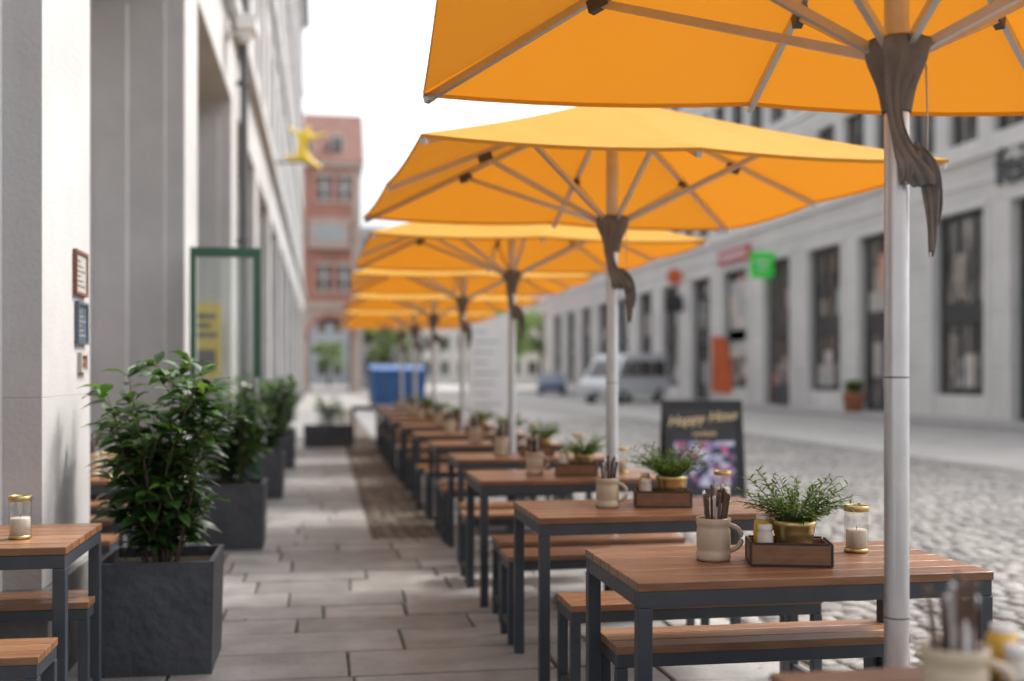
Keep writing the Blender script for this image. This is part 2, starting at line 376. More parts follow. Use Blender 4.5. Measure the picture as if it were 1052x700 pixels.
right = empty('shop_building')
XR = 19.0
ops = [(24.6, 28.6), (29.9, 32.7), (35.3, 37.7), (39.1, 42.0), (43.7, 46.5), (48.5, 51.6), (53.4, 56.3), (58.4, 61.4), (63.4, 66.4), (68.6, 71.6), (73.6, 76.6), (78.8, 81.8), (84, 87), (89, 92)]
RY0, RY1 = 18, 96
b = B(); t = B(); g = B(); q = random.Random(9)
prev = RY0
for (a, c) in ops:
    b.box(XR, XR+.6, prev, a, .1, 6.3, 'stoneR'); prev = c
b.box(XR, XR+.6, prev, RY1, .1, 6.3, 'stoneR')
b.box(XR, XR+.6, RY0, RY1, 6.3, 8.1, 'stoneR')
b.box(XR-.12, XR-.002, RY0, RY1, 7.75, 8.0, 'trimR')
b.box(XR-.05, XR-.002, RY0, RY1, 7.0, 7.12, 'trimR')
for i, (a, c) in enumerate(ops):
    door = i in (0, 2, 4, 6)
    if not door: b.box(XR+.02, XR+.6, a, c, .1, .75, 'trimR')
    for yy in ((a-.22, a-.002), (c+.002, c+.22)): b.box(XR-.05, XR-.002, yy[0], yy[1], .1, 6.3, 'trimR')
    b.box(XR-.07, XR-.002, a-.22, c+.22, 6.301, 6.5, 'trimR')
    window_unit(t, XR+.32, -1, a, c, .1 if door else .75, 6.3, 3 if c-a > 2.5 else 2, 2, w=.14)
    t.box(XR+.2, XR+.25, a+.14, c-.14, 2.95, 3.5, 'darkframe')
    for k in range(6):
        y0 = q.uniform(a+.2, c-.9); w_ = q.uniform(.3, .8); z0 = q.choice((.95, 1.0, 1.3, 3.7, 4.2)); h_ = q.uniform(.4, 1.5)
        x_ = XR+.258+.004*k
        g.box(x_, x_+.003, y0, y0+w_, z0, z0+h_, q.choice(('poster', 'poster2', 'poster2', 'poster3', 'paper', 'greyb')))
for z0, z1, zn in ((8.1, 10.9, 11.9), (11.9, 14.5, 15.5), (15.5, 18.1, 19.3)):
    y = RY0; prev = y
    while y+2.35 < RY1:
        a, c = y+.55, y+2.15
        b.box(XR+.02, XR+.6, prev, a, z0, z1, 'stoneR'); prev = c
        window_unit(t, XR+.3, -1, a, c, z0+.25, z1, 2, 1, w=.1)
        b.box(XR+.02, XR+.6, a, c, z0, z0+.25, 'trimR')
        y += 2.35
    b.box(XR+.02, XR+.6, prev, RY1, z0, z1, 'stoneR')
    b.box(XR, XR+.6, RY0, RY1, z1, zn, 'stoneR'); b.box(XR-.08, XR-.002, RY0, RY1, zn-.2, zn-.02, 'trimR')
b.box(XR-.3, XR+.6, RY0, RY1, 19.3, 19.9, 'trimR')
b.box(XR+.6, XR+14, RY0, RY1, 0, 19.3, 'stoneR')
b.obj('walls', parent=right); t.obj('windows', parent=right); g.obj('window_displays', parent=right)
text('fein', 'lettering', (XR-.1, 29.25, 6.75), (math.pi/2, 0, -math.pi/2), 1.5, 'pipe', right, .05, 'LEFT')

b = B(); b.box(17.9, 18.9, 45.2, 45.35, 5.5, 6.6, 'signgreen'); b.box(18.9, 18.94, 45.24, 45.31, 5.9, 6.2, 'darkframe')
b.box(18.1, 18.7, 45.19, 45.199, 6.1, 6.25, 'white'); b.box(18.2, 18.6, 45.19, 45.199, 5.8, 5.92, 'white'); b.obj('green_shop_sign', bevel=.02)
b = B(); b.box(18.86, 18.92, 47.9, 51.9, 6.6, 7.3, 'signred')
for k in range(6): b.box(18.84, 18.858, 48.4+.55*k, 48.7+.55*k, 6.8, 7.1, 'white')
b.obj('red_shop_sign', bevel=.01)
b = B(); b.box(17.9, 18.85, 57.3, 57.45, 4.7, 5.6, 'darkframe'); b.box(18.85, 18.94, 57.34, 57.41, 5.0, 5.1, 'darkframe'); b.cyl((18.4, 57.3, 6.6), (18.4, 57.4, 6.6), .42, .42, 'orange'); b.box(18.4, 18.94, 57.33, 57.37, 6.58, 6.62, 'darkframe'); b.obj('projecting_shop_sign')
b = B(); b.box(19.2, 19.24, 49.1, 51.2, 2.2, 5.8, 'poster'); b.obj('window_poster')
b = B(); b.box(19.19, 19.22, 35.6, 37.3, 3.6, 4.3, 'paper'); b.obj('door_sign')

house = empty('brick_house')
b = B(); t = B(); yf = 86; x0, x1 = -14, 2.7
axc, ar, az = .45, 1.6, 4.1
b.box(x0, axc-ar, yf, yf+.5, 0, 6.4, 'sand'); b.box(axc+ar, x1, yf, yf+.5, 0, 6.4, 'sand')
vs = []; n = 14
for i in range(n+1):
    a = math.pi*i/n; vs += [(axc-ar*math.cos(a), yf, az+ar*math.sin(a)), (axc-ar*math.cos(a), yf, 6.4), (axc-ar*math.cos(a), yf+.5, az+ar*math.sin(a))]
fs = []
for i in range(n): fs += [(3*i, 3*i+3, 3*i+4, 3*i+1), (3*i, 3*i+2, 3*i+5, 3*i+3)]
b.add(vs, fs, 'sand')
# archivolt ring and the passage behind the arch
vs = []
for i in range(n+1):
    a = math.pi*i/n
    for r_, y_ in ((ar, yf-.12), (ar+.3, yf-.12), (ar+.3, yf-.003)): vs.append((axc-r_*math.cos(a), y_, az+r_*math.sin(a)))
b.add(vs, [f for i in range(n) for f in ((3*i, 3*i+3, 3*i+4, 3*i+1), (3*i+1, 3*i+4, 3*i+5, 3*i+2))], 'brickred')
b.box(axc-ar-.4, axc-ar, yf+.5, yf+8, 0, 6.39, 'rooftile'); b.box(axc-ar, axc+ar, yf+.5, yf+8, 5.6, 6.39, 'rooftile')
b.box(x0, x1+.15, yf-.15, yf+.5, 6.4, 6.9, 'sand')
for z0 in (6.9, 10.3, 13.7):
    b.box(x0, x1, yf, yf+.5, z0, z0+.9, 'brickred'); b.box(x0, x1, yf, yf+.5, z0+2.7, z0+3.4, 'brickred')
    xs = [x0]+[q_ for w in (-11.5, -9, -6.5, -4.3, -2.1, 0, 1.5) for q_ in (w-.5, w+.5)]+[x1]
    for i in range(0, len(xs)-1, 2): b.box(xs[i], xs[i+1], yf, yf+.5, z0+.9, z0+2.7, 'brickred')
    for i in range(1, len(xs)-1, 2):
        t.box(xs[i], xs[i+1], yf+.25, yf+.3, z0+.9, z0+2.7, 'glassdark')
        t.box((xs[i]+xs[i+1])/2-.07, (xs[i]+xs[i+1])/2+.07, yf+.2, yf+.249, z0+.9, z0+2.7, 'white'); t.box(xs[i], xs[i+1], yf+.19, yf+.199, z0+1.9, z0+2.04, 'white')
        t.box(xs[i]-.2, xs[i+1]+.2, yf-.08, yf-.003, z0+2.7, z0+3.0, 'sand'); t.box(xs[i]-.2, xs[i+1]+.2, yf-.1, yf-.003, z0+.65, z0+.9, 'sand')
b.box(-1.2, 1.9, yf-.5, yf-.11, 10.9, 13.2, 'sand')
b.box(-.8, 1.5, yf-.54, yf-.505, 11.5, 12.6, 'greyb')
b.box(x1-.6, x1+.05, yf-.06, yf-.003, 6.9, 17, 'sand')
b.box(x0, x1+.2, yf-.25, yf+.5, 17.1, 17.5, 'sand')
b.add([(x0, yf-.3, 17.5), (x1+.3, yf-.3, 17.5), (x1+.3, yf+4, 22), (x0, yf+4, 22), (x1+.3, yf+8, 17.5), (x0, yf+8, 17.5)], [(0, 1, 2, 3), (3, 2, 4, 5), (1, 4, 2)], 'rooftile')
b.box(x0, x1, yf+.5, yf+8, 6.4, 17.5, 'brickred')
b.box(axc+ar, x1, yf+.5, yf+8, 0, 6.39, 'rooftile')
for xx in (-1.4, 1.0):
    b.box(xx-.5, xx+.5, yf+.6, yf+2.4, 18.2, 19.7, 'beige'); t.box(xx-.35, xx+.35, yf+.55, yf+.598, 18.4, 19.5, 'glassdark')
b.obj('walls', parent=house); t.obj('windows', parent=house)

def block(name, x0, x1, y0, y1, h, mat, nx, nz, roof=None):
    e = empty(name); b = B(); t = B(); b.box(x0, x1, y0, y1, 0, h, mat)
    for i in range(nx):
        for k in range(nz):
            xa = x0+(x1-x0)*(i+.22)/nx; xb = x0+(x1-x0)*(i+.78)/nx; za = .8+(h-1)*(k+.15)/nz; zb = .8+(h-1)*(k+.72)/nz
            t.box(xa, xb, y0-.03, y0-.003, za, zb, 'glassdark'); t.box(xa-.1, xb+.1, y0-.12, y0-.004, za-.18, za-.001, 'trimR')
    if roof: b.add([(x0-.4, y0-.4, h+.01), (x1+.4, y0-.4, h+.01), (x1+.4, y0+5, h+roof), (x0-.4, y0+5, h+roof), (x1+.4, y0+10, h+.01), (x0-.4, y0+10, h+.01)], [(0, 1, 2, 3), (3, 2, 4, 5), (1, 4, 2), (0, 3, 5)], 'rooftile')
    b.obj('walls', parent=e); t.obj('windows', parent=e)
block('grey_office_building', 3.4, 9, 104, 116, 15, 'greyb', 5, 5)
block('beige_town_house', 10, 34, 150, 162, 11, 'beige', 10, 3, 4)
block('grey_town_house', -8, 9.5, 160, 172, 10, 'greyb', 8, 3, 4)

def tree(name, x, y, h, r, seed, n=1300, ls=.33):
    q = random.Random(seed); b = B(); th = h*.4
    b.tube([(0, 0, 0), (.05, 0, th*.5), (0, .05, th), (.1, 0, h*.75)], [.22, .17, .13, .04], 'bark', 8)
    cl = []
    for i in range(15):
        a = q.uniform(0, 6.28); rr_ = r*q.uniform(.35, .85)
        c = Vector((math.cos(a)*rr_, math.sin(a)*rr_, h*.5+h*.42*q.uniform(-.3, 1)*(1-.4*rr_/r)))
        b.tube([(0, 0, th*q.uniform(.8, 1.3)), c*.5+Vector((0, 0, th*.5)), c], [.07, .05, .02], 'bark', 5)
        cl.append((c, r*q.uniform(.25, .45)))
    for i in range(n):
        c, cr = q.choice(cl); d = Vector((q.gauss(0, 1), q.gauss(0, 1), q.gauss(0, .8))).normalized()*cr*q.uniform(.5, 1.05)
        dd = Vector((q.gauss(0, 1), q.gauss(0, 1), q.gauss(-.2, .7)))
        b.leaf(c+d, dd, ls*q.uniform(.7, 1.3), ls*.6, 'treeleaf', q)
    return b.obj(name, (x, y, 0))
t1 = tree('street_tree', 5.2, 96, 6.5, 2.2, 1)
for x, y, s_, r_ in ((14.0, 97, 1.0, 1), (17, 104, 1.3, 4), (.5, 130, .9, .5), (21.5, 110, 1.4, 2.4)):
    copy(t1, (x, y, 0), r_, s_)

# ------------------------------------------------------------------ umbrellas
def umbrella():
    hw, He, Ha, Hr = 1.335, 2.45, 3.01, 2.27
    b = B(); rim = [(-1, -1), (0, -1), (1, -1), (1, 0), (1, 1), (0, 1), (-1, 1), (-1, 0)]
    apex = Vector((0, 0, Ha))
    for k in range(8):
        A = Vector((rim[k][0]*hw, rim[k][1]*hw, He)); Bv = Vector((rim[(k+1) % 8][0]*hw, rim[(k+1) % 8][1]*hw, He))
        NR, NA = 8, 6; vs = []
        for i in range(NR+1):
            rr = i/NR
            for j in range(NA+1):
                tt = j/NA; p = apex.lerp(A.lerp(Bv, tt), rr)
                p.z -= .022*4*tt*(1-tt)*rr*(.4+.6*rr); p.z -= .02*math.sin(math.pi*rr)
                vs.append(p)
        fs = [(i*(NA+1)+j, (i+1)*(NA+1)+j, (i+1)*(NA+1)+j+1, i*(NA+1)+j+1) for i in range(NR) for j in range(NA)]
        b.add(vs, fs, 'canopy', True)
        e = vs[-(NA+1):]
        hem = [p for p in e]+[Vector((p.x*.998, p.y*.998, p.z-.018)) for p in e]
        b.add(hem, [(j, j+1, NA+2+j, NA+1+j) for j in range(NA)], 'canopy', False)
    b.lathe((0, 0, Ha), [(0.001, .07), (.03, .065), (.05, .02), (.07, -.01)], 'plast', 16)
    for k in range(8):
        A = Vector((rim[k][0]*hw*.99, rim[k][1]*hw*.99, He-.03)); ap = Vector((0, 0, Ha-.06))
        s0 = Vector((rim[k][0], rim[k][1], 0)).normalized()*.05
        b.beam(ap+s0, A, .022, .03, 'alu')
        j = ap.lerp(A, .56 if k % 2 == 0 else .58)-Vector((0, 0, .022))
        b.beam(Vector((0, 0, Hr))+s0*1.3, j, .02, .028, 'alu')
        d = (A-ap).normalized(); b.beam(j-d*.04, j+d*.04, .034, .045, 'plast')
        b.beam(A-d*.03, A+d*.004, .026, .032, 'alu')
    b.cyl((0, 0, Ha-.11), (0, 0, Ha-.02), .065, .065, 'plast', 16)
    b.lathe((0, 0, Hr), [(.04, -.05), (.07, -.045), (.084, -.02), (.084, .02), (.06, .035), (.04, .04)], 'plast', 20)
    b.cyl((0, 0, .0), (0, 0, 2.93), .0355, .0355, 'alu', 24)
    for z in (.62, 1.32): b.cyl((0, 0, z), (0, 0, z+.004), .0363, .0363, 'plast', 24)
    b.cyl((0, 0, 0), (0, 0, .3), .05, .05, 'steel', 20); b.box(-.28, .28, -.28, .28, .003, .03, 'steel')
    b.tube([(.075, -.03, Hr-.04), (.08, -.03, Hr-.2), (.078, -.03, Hr-.33)], .003, 'wax', 6)
    o = b.obj('patio_umbrella')
    r = B(); q = random.Random(21)
    def ribbon(path, fold=.016, ph=0):
        n = 11; vs = []
        for i, (x, y, z, w, tw) in enumerate(path):
            for j in range(n):
                u = (j/(n-1)-.5); rip = fold*math.cos(j*2.35+i*.35+ph)
                edge = q.uniform(-.005, .005)
                vs.append((x+math.cos(tw)*(u*w+edge)-math.sin(tw)*rip, y+math.sin(tw)*u*w-math.cos(tw)*abs(rip), z-.03*abs(u)+q.uniform(-.008, .008)))
        r.add(vs, [(i*n+j, i*n+j+1, (i+1)*n+j+1, (i+1)*n+j) for i in range(len(path)-1) for j in range(n-1)], 'bag', True)
    ribbon([(-.01, -.085, 2.305, .14, 0), (-.015, -.088, 2.27, .15, 0), (-.035, -.08, 2.22, .11, .1), (-.042, -.068, 2.16, .07, .25), (-.04, -.058, 2.09, .06, .4), (-.025, -.058, 2.03, .068, .3), (-.005, -.06, 1.98, .085, .1),
            (.018, -.062, 1.945, .105, 0), (.04, -.06, 1.915, .09, -.2), (.058, -.05, 1.88, .055, -.4)], .018)
    ribbon([(-.03, -.06, 2.0, .04, .5), (-.015, -.07, 1.96, .055, .3), (-.005, -.075, 1.92, .045, .2), (-.012, -.07, 1.885, .02, .1)], .01, 1)
    ribbon([(.04, -.065, 1.975, .05, 0), (.068, -.055, 1.93, .06, -.3), (.082, -.045, 1.87, .042, -.6), (.09, -.035, 1.80, .036, -.3), (.088, -.035, 1.73, .03, .1), (.084, -.035, 1.68, .018, .3)], .012, 2)
    ribbon([(.03, -.055, 2.0, .035, 0), (.075, -.045, 1.965, .05, -.4), (.105, -.03, 1.91, .038, -.9), (.115, -.02, 1.84, .032, -.8), (.108, -.02, 1.77, .014, -.3)], .009, 3)
    r.lathe((0, 0, 0), [(.086, 2.305), (.092, 2.28), (.085, 2.24), (.065, 2.2), (.048, 2.15), (.041, 2.09)], 'bag', 18)
    so = r.obj('storage_sleeve', parent=o, solid=.004)
    so.modifiers.new('Sub', 'SUBSURF').render_levels = 1
    return o, so
U, SL = umbrella()
upos = [(1.65, 3.04, -3, .05), (1.68, 6.43, 3.5, 0.01), (1.65, 9.83, 1, 0), (1.65, 13.42, -1.5, .02), (1.65, 17.0, 2, 0), (1.65, 20.6, 0, -.02), (1.65, 24.2, 1.5, 0)]
U.location = (upos[0][0], upos[0][1], upos[0][3]); U.rotation_euler = (0, 0, math.radians(upos[0][2]))
for x, y, a, dz in upos[1:]:
    c = copy(U, (x, y, dz), math.radians(a)); k = SL.copy(); COL.objects.link(k); k.parent = c; k.scale = (random.Random(int(y)).choice((1, .9, 1.1)), 1, 1)

# ------------------------------------------------------------------ tables, benches
def table(L=1.18, D=.68, H=.75):
    b = B(); n = 6; g = .007; w = (D-g*(n-1))/n
    for i in range(n):
        y = i*(w+g); b.box(0, L, y, y+w, H-.028, H, 'wood')
    z = H-.029
    b.box(.004, L-.004, .004, .044, z-.05, z, 'steel'); b.box(.004, L-.004, D-.044, D-.004, z-.05, z, 'steel')
    b.box(.004, .044, .045, D-.045, z-.05, z, 'steel'); b.box(L-.044, L-.004, .045, D-.045, z-.05, z, 'steel')
    for x in (.002, L-.048):
        for y in (.002, D-.048): b.box(x, x+.046, y, y+.046, .0, z-.0505, 'steel')
    return b.obj('cafe_table', bevel=.003)
def bench(L=1.08, D=.28, H=.45):
    b = B(); n = 3; g = .007; w = (D-g*(n-1))/n
    for i in range(n):
        y = i*(w+g); b.box(0, L, y, y+w, H-.028, H, 'wood')
    z = H-.029
    b.box(.004, L-.004, .004, .036, z-.045, z, 'steel'); b.box(.004, L-.004, D-.036, D-.004, z-.045, z, 'steel')
    b.box(.004, .036, .037, D-.037, z-.045, z, 'steel'); b.box(L-.036, L-.004, .037, D-.037, z-.045, z, 'steel')
    for x in (.002, L-.042):
        for y in (.002, D-.042): b.box(x, x+.04, y, y+.04, .0, z-.0455, 'steel')
        b.box(x+.005, x+.035, .043, D-.043, .08, .11, 'steel')
    return b.obj('cafe_bench', bevel=.003)
T = table(); BN = bench()
tn = [1.56, 3.27, 4.82, 6.55, 8.25, 9.95, 11.7, 13.6, 15.3, 17.1, 18.9, 20.8]
tables = []
rr = random.Random(5)
for i, y in enumerate(tn):
    x = .92+rr.uniform(-.01, .02) if i < 4 else .95+rr.uniform(-.03, .03)
    o = T if i == 0 else copy(T, (0, 0, 0)); o.location = (x, y, 0); o.rotation_euler = (0, 0, rr.uniform(-.006, .006)); tables.append((x, y))
first = True
for i, (x, y) in enumerate(tables):
    for yy in ((y-.42, y+.68+.12) if i != 1 else (y-.45, y+.42)):
        if i == 0 and yy < y: continue
        o = BN if first else copy(BN, (0, 0, 0)); first = False
        o.location = (x+.0+rr.uniform(-.02, .05), yy+rr.uniform(-.02, .02), 0); o.rotation_euler = (0, 0, rr.uniform(-.01, .01))
for x, y in ((-2.11, 4.3), (-2.36, 6.95), (-2.36, 8.75)):
    copy(T, (x, y, 0)); copy(BN, (x+.1, y-.4, 0)); copy(BN, (x+.08, y+.5, 0))
copy(T, (.55, 22.6, 0.0), 0, 1.0)

# ------------------------------------------------------------------ table ware
def mug(seed):
    q = random.Random(seed); b = B()
    b.lathe((0, 0, 0), [(0.001, .004), (.05, .002), (.054, .0), (.057, .01), (.056, .025), (.053, .03), (.053, .04), (.055, .045), (.055, .1), (.053, .106), (.054, .115), (.057, .12), (.057, .136), (.055, .14), (.051, .138), (.049, .12), (.048, .012), (.001, .01)], 'ceramic', 36)
    pts = []
    for i in range(13):
        a = -math.pi*.5+math.pi*i/12; pts.append((.048+.047*math.cos(a), 0, .072+.042*math.sin(a)))
    b.tube(pts, [.0085]*13, 'ceramic', 10)
    for i in range(13):
        a = 6.28*i/13+q.uniform(-.3, .3); r0 = q.uniform(.0, .025); r1 = r0+q.uniform(.01, .034); h = q.uniform(.20, .255)
        p0 = Vector((math.cos(a)*r0, math.sin(a)*r0, .02)); p1 = Vector((math.cos(a)*r1, math.sin(a)*r1, h))
        m_ = 'cutl' if i % 4 == 1 else 'cuth'
        pm_ = p0.lerp(p1, .45)
        b.beam(p0, pm_, .008, .004, 'cutl'); b.beam(pm_, p1, .015, .009, m_)
        b.cyl(p1-Vector((0, 0, .004)), p1+Vector((0, 0, .005)), .0075, .003, m_, 8)
    for i in range(2):
        a = q.uniform(0, 6.28); p0 = Vector((math.cos(a)*.02, math.sin(a)*.02, .03)); p1 = Vector((math.cos(a)*.03, math.sin(a)*.03, .175))
        d = Vector((-math.sin(a), math.cos(a), 0))*.018
        b.add([p0-d, p0+d, p1+d, p1-d, p1+Vector((0, 0, .014))], [(0, 1, 2, 3), (3, 2, 4)], 'napkin')
    return b.obj('cutlery_mug')
def tray():
    b = B(); W, D, H, t_ = .26, .17, .07, .009
    b.box(0, W, 0, t_, .004, H, 'traywood'); b.box(0, W, D-t_, D, .004, H, 'traywood')
    b.box(0, t_, t_, D-t_, .004, H, 'traywood'); b.box(W-t_, W, t_, D-t_, .004, H, 'traywood'); b.box(t_, W-t_, t_, D-t_, .004, .012, 'traywood')
    b.box(.1, W-t_-.001, t_+.001, D-t_-.001, .0125, .052, 'traywood')
    e = .007
    for x in (-e*.6, W-e*.4):
        for y in (-e*.6, D-e*.4): b.box(x, x+e, y, y+e, 0, H+.003, 'black')
    for z in (0, H):
        for y in (-e*.5, D-e*.5): b.box(e, W-e, y, y+e, z, z+e, 'black')
        for x in (-e*.5, W-e*.5): b.box(x, x+e, e, D-e, z, z+e, 'black')
    b.lathe((.05, .05, .013), [(.001, 0), (.026, 0), (.027, .01), (.027, .085), (.021, .095), (.021, .1)], 'wax', 20)
    b.lathe((.05, .05, .113), [(.023, 0), (.024, .002), (.024, .016), (.021, .019), (.001, .019)], 'white', 20)
    b.lathe((.05, .12, .013), [(.001, 0), (.03, 0), (.031, .09), (.028, .12), (.02, .128)], 'mustard', 20)
    b.lathe((.05, .12, .141), [(.022, 0), (.022, .012), (.001, .013)], 'white', 20)
    return b.obj('condiment_tray', bevel=.0015)
def herb(seed):
    q = random.Random(seed); b = B()
    b.lathe((0, 0, 0), [(.001, .001), (.048, 0), (.055, .008), (.064, .045), (.067, .066), (.07, .07), (.07, .084), (.066, .085), (.06, .075)], 'brass', 32)
    b.lathe((0, 0, .072), [(.062, 0), (.03, .006), (.001, .008)], 'soil', 20)
    for i in range(78):
        a = q.uniform(0, 6.28); r0 = q.uniform(0, .05); L = q.uniform(.08, .19); lean = q.uniform(.1, 1.0)
        p = Vector((math.cos(a)*r0, math.sin(a)*r0, .075)); d = Vector((math.cos(a)*lean, math.sin(a)*lean, 1)).normalized()
        pts = [p]; n = 9
        for k in range(n):
            d = (d+Vector((math.cos(a)*.07, math.sin(a)*.07, -.07*lean))).normalized(); pts.append(pts[-1]+d*L/n)
        b.tube(pts, .0012, 'herb', 4)
        for k in range(2, n+1):
            for s_ in (0, 1):
                aa = q.uniform(0, 6.28); dd = d*.7+Vector((math.cos(aa), math.sin(aa), q.uniform(-.1, .6)))
                b.leaf(pts[k], dd, q.uniform(.022, .042), .0075, 'herb', q, .3)
    return b.obj('potted_herb')
def candle():
    b = B()
    b.lathe((0, 0, 0), [(.001, .001), (.038, 0), (.041, .003), (.041, .012), (.038, .014)], 'brass', 28)
    b.lathe((0, 0, 0), [(.039, .012), (.040, .03), (.040, .142)], 'glass', 28)
    b.lathe((0, 0, 0), [(.0405, .14), (.0425, .142), (.0425, .158), (.041, .16), (.0385, .158), (.039, .141), (.0405, .14)], 'brass', 28)
    b.lathe((0, 0, .014), [(.001, 0), (.0355, 0), (.0355, .06), (.034, .064), (.001, .061)], 'wax', 24)
    b.cyl((0, 0, .075), (.001, 0, .088), .001, .001, 'black', 6)
    return b.obj('candle_jar')
mugs = [mug(1), mug(2)]; TR = tray(); hb = [herb(1), herb(2)]; CD = candle()
used = {'m0': 0, 'm1': 0, 'h0': 0, 'h1': 0, 't': 0, 'c': 0}
def put(o, key, loc, rot=0, sc=1):
    if used[key]: return copy(o, loc, rot, sc)
    used[key] = 1; o.location = loc; o.rotation_euler = (0, 0, rot); o.scale = (sc,)*3; return o
for i, (x, y) in enumerate(tables):
    j = (lambda s_: rr.uniform(-s_, s_)) if i > 1 else (lambda s_: 0)
    z = .751
    if i == 1:
        put(mugs[0], 'm0', (1.305, 3.64, z), math.radians(-8), 1.03)
        put(TR, 't', (1.385, 3.50, z), math.radians(-16))
        put(hb[0], 'h0', (1.558, 3.555, z+.053), .3, 1.05)
        put(CD, 'c', (1.865, 3.72, z), 0, 1.03)
    elif i == 0:
        put(mugs[1], 'm1', (1.11, 1.84, z), -.5, 1.05); put(TR, 't', (1.20, 1.84, z), -.2); put(CD, 'c', (1.7, 1.95, z))
    else:
        k = i % 2
        put(mugs[k], 'm%d' % k, (x+.42+j(.04), y+.38+j(.04), z), j(.6)-.1)
        tx, ty, ta = x+.51+j(.04), y+.27+j(.04), j(.1)-.15
        put(TR, 't', (tx, ty, z), ta)
        put(hb[k], 'h%d' % k, (tx+.175*math.cos(ta)-.085*math.sin(ta), ty+.175*math.sin(ta)+.085*math.cos(ta), z+.053), j(3), 1+j(.1))
        put(CD, 'c', (x+.98+j(.04), y+.4+j(.05), z))
copy(CD, (-1.15, 4.55, .751), 0, 1.03)
copy(mugs[1], (-1.42, 7.3, .751), .5); copy(CD, (-1.3, 7.1, .751)); copy(hb[1], (-1.6, 7.2, .751), 1)
copy(mugs[0], (-1.42, 9.1, .751), .5)

# ------------------------------------------------------------------ planters with shrubs
def shrub(name, W, D, H, ph, seed, loc, nst=15, leafL=.085, rot=0, spread=.3):
    q = random.Random(seed); b = B(); t_ = .025
    tp = .012
    def ring(i, z): return [(-W/2+i, -D/2+i, z), (W/2-i, -D/2+i, z), (W/2-i, D/2-i, z), (-W/2+i, D/2-i, z)]
    vs = ring(tp, 0)+ring(0, H)+ring(t_, H)+ring(t_, H-.06)
    fs = [(3, 2, 1, 0)]
    for L0 in (0, 4, 8): fs += [(L0+k, L0+(k+1) % 4, L0+4+(k+1) % 4, L0+4+k) for k in range(4)]
    b.add(vs, fs, 'planter')
    b.add([(p[0], p[1], H-.05) for p in ring(t_, 0)], [(0, 1, 2, 3)], 'soil')
    for i in range(nst):
        a = 6.283*i/nst+q.uniform(-.3, .3); r0 = q.uniform(.0, .45); Lh = ph*q.uniform(.5, 1.0)
        p = Vector((math.cos(a)*r0*W*.45, math.sin(a)*r0*D*.45, H-.05)); out = q.uniform(.05, spread)
        d = Vector((math.cos(a)*out, math.sin(a)*out, 1)).normalized()
        n = int(Lh/.06)+1; pts = [p]
        for k in range(n):
            d = (d+Vector((q.uniform(-.08, .08), q.uniform(-.08, .08), .03))).normalized(); pts.append(pts[-1]+d*Lh/n)
        b.tube(pts, [.007-.005*k/n for k in range(n+1)], 'bark', 5)
        br = []
        for k in range(2, n-1):
            if q.random() < .42:
                aa = q.uniform(0, 6.28); dd = Vector((math.cos(aa)*.9, math.sin(aa)*.9, .8)).normalized(); l2 = q.uniform(.08, .22)
                pp = [pts[k]+dd*l2*u/3+Vector((0, 0, .04*l2*u*u/3)) for u in range(4)]
                b.tube(pp, .003, 'bark', 4); br.append(pp)
        for pts_, full in [(pts, 0)]+[(x_, 1) for x_ in br]:
            N = len(pts_)
            for k in range(1, N):
                if not full and k < N*.1: continue
                dn = (pts_[k]-pts_[k-1]).normalized()
                for s_ in range(2 if k < N-1 else 5):
                    aa = q.uniform(0, 6.28); up = .35 if k < N-1 else .9
                    dd = Vector((math.cos(aa), math.sin(aa), 0))+dn*up+Vector((0, 0, q.uniform(-.3, .3)))
                    b.leaf(pts_[k]+dn*q.uniform(-.02, .02), dd, leafL*q.uniform(.55, 1.25), leafL*.42*q.uniform(.8, 1.2), 'leafy' if (k >= N-2 and q.random() < .25) else 'leaf', q, .4)
    return b.obj(name, loc, rot)
P1 = shrub('planter_shrub', .53, .53, .52, 1.02, 15, (-.765, 5.57, 0), 22, .13, spread=.38)
P2 = shrub('planter_shrub', .53, .53, .52, .88, 12, (-.73, 9.28, 0), 17, .12, spread=.36)
P3 = copy(P1, (-.70, 12.95, 0), 1.57, .96); P4 = copy(P2, (-.68, 16.9, 0), 1.57, 1.0)
copy(P1, (-.72, 19.6, 0), 3.14, .9)
shrub('trough_planter', .95, .35, .42, .6, 14, (.09, 21.6, 0), 16, .1)

# ------------------------------------------------------------------ door leaf, signs on the left wall
d = B(); x0, x1, y, H = -1.13, -.535, 9.86, 2.47
d.box(x0, x0+.05, y, y+.06, .02, H, 'green'); d.box(x1-.065, x1, y, y+.06, .02, H, 'green')
d.box(x0+.05, x1-.065, y, y+.06, H-.08, H, 'green'); d.box(x0+.05, x1-.065, y, y+.06, .02, .2, 'green')
d.box(x0+.051, x1-.066, y+.025, y+.035, .2, H-.08, 'pane'); d.box(x1-.05, x1-.02, y-.05, y-.001, .95, 1.35, 'alu')
d.obj('glass_door', bevel=.003)
def wallsign(name, y0, y1, z0, z1, fr, inner):
    b = B(); x = XF+.001; w = .016
    b.box(x, x+.012, y0+w, y1-w, z0+w, z1-w, inner)
    b.box(x, x+.02, y0, y1, z0, z0+w, fr); b.box(x, x+.02, y0, y1, z1-w, z1, fr); b.box(x, x+.02, y0, y0+w, z0+w, z1-w, fr); b.box(x, x+.02, y1-w, y1, z0+w, z1-w, fr)
    for k in range(6): 
        z = z0+(z1-z0)*(.2+.11*k); b.box(x+.0125, x+.0135, y0+.05, y1-.05-.05*(k % 3), z, z+.005, 'black' if inner == 'paper' else 'paper')
    return b.obj(name)
wallsign('framed_menu', 5.69, 5.96, 1.77, 1.99, 'copper', 'paper')
wallsign('blue_plaque', 5.73, 5.97, 1.53, 1.74, 'signblue', 'signblue')
wallsign('small_notice', 5.80, 5.95, 1.39, 1.49, 'paper', 'copper')
b = B(); b.box(-1.68, -1.32, 14.87, 14.9, 1.35, 2.3, 'yellow')
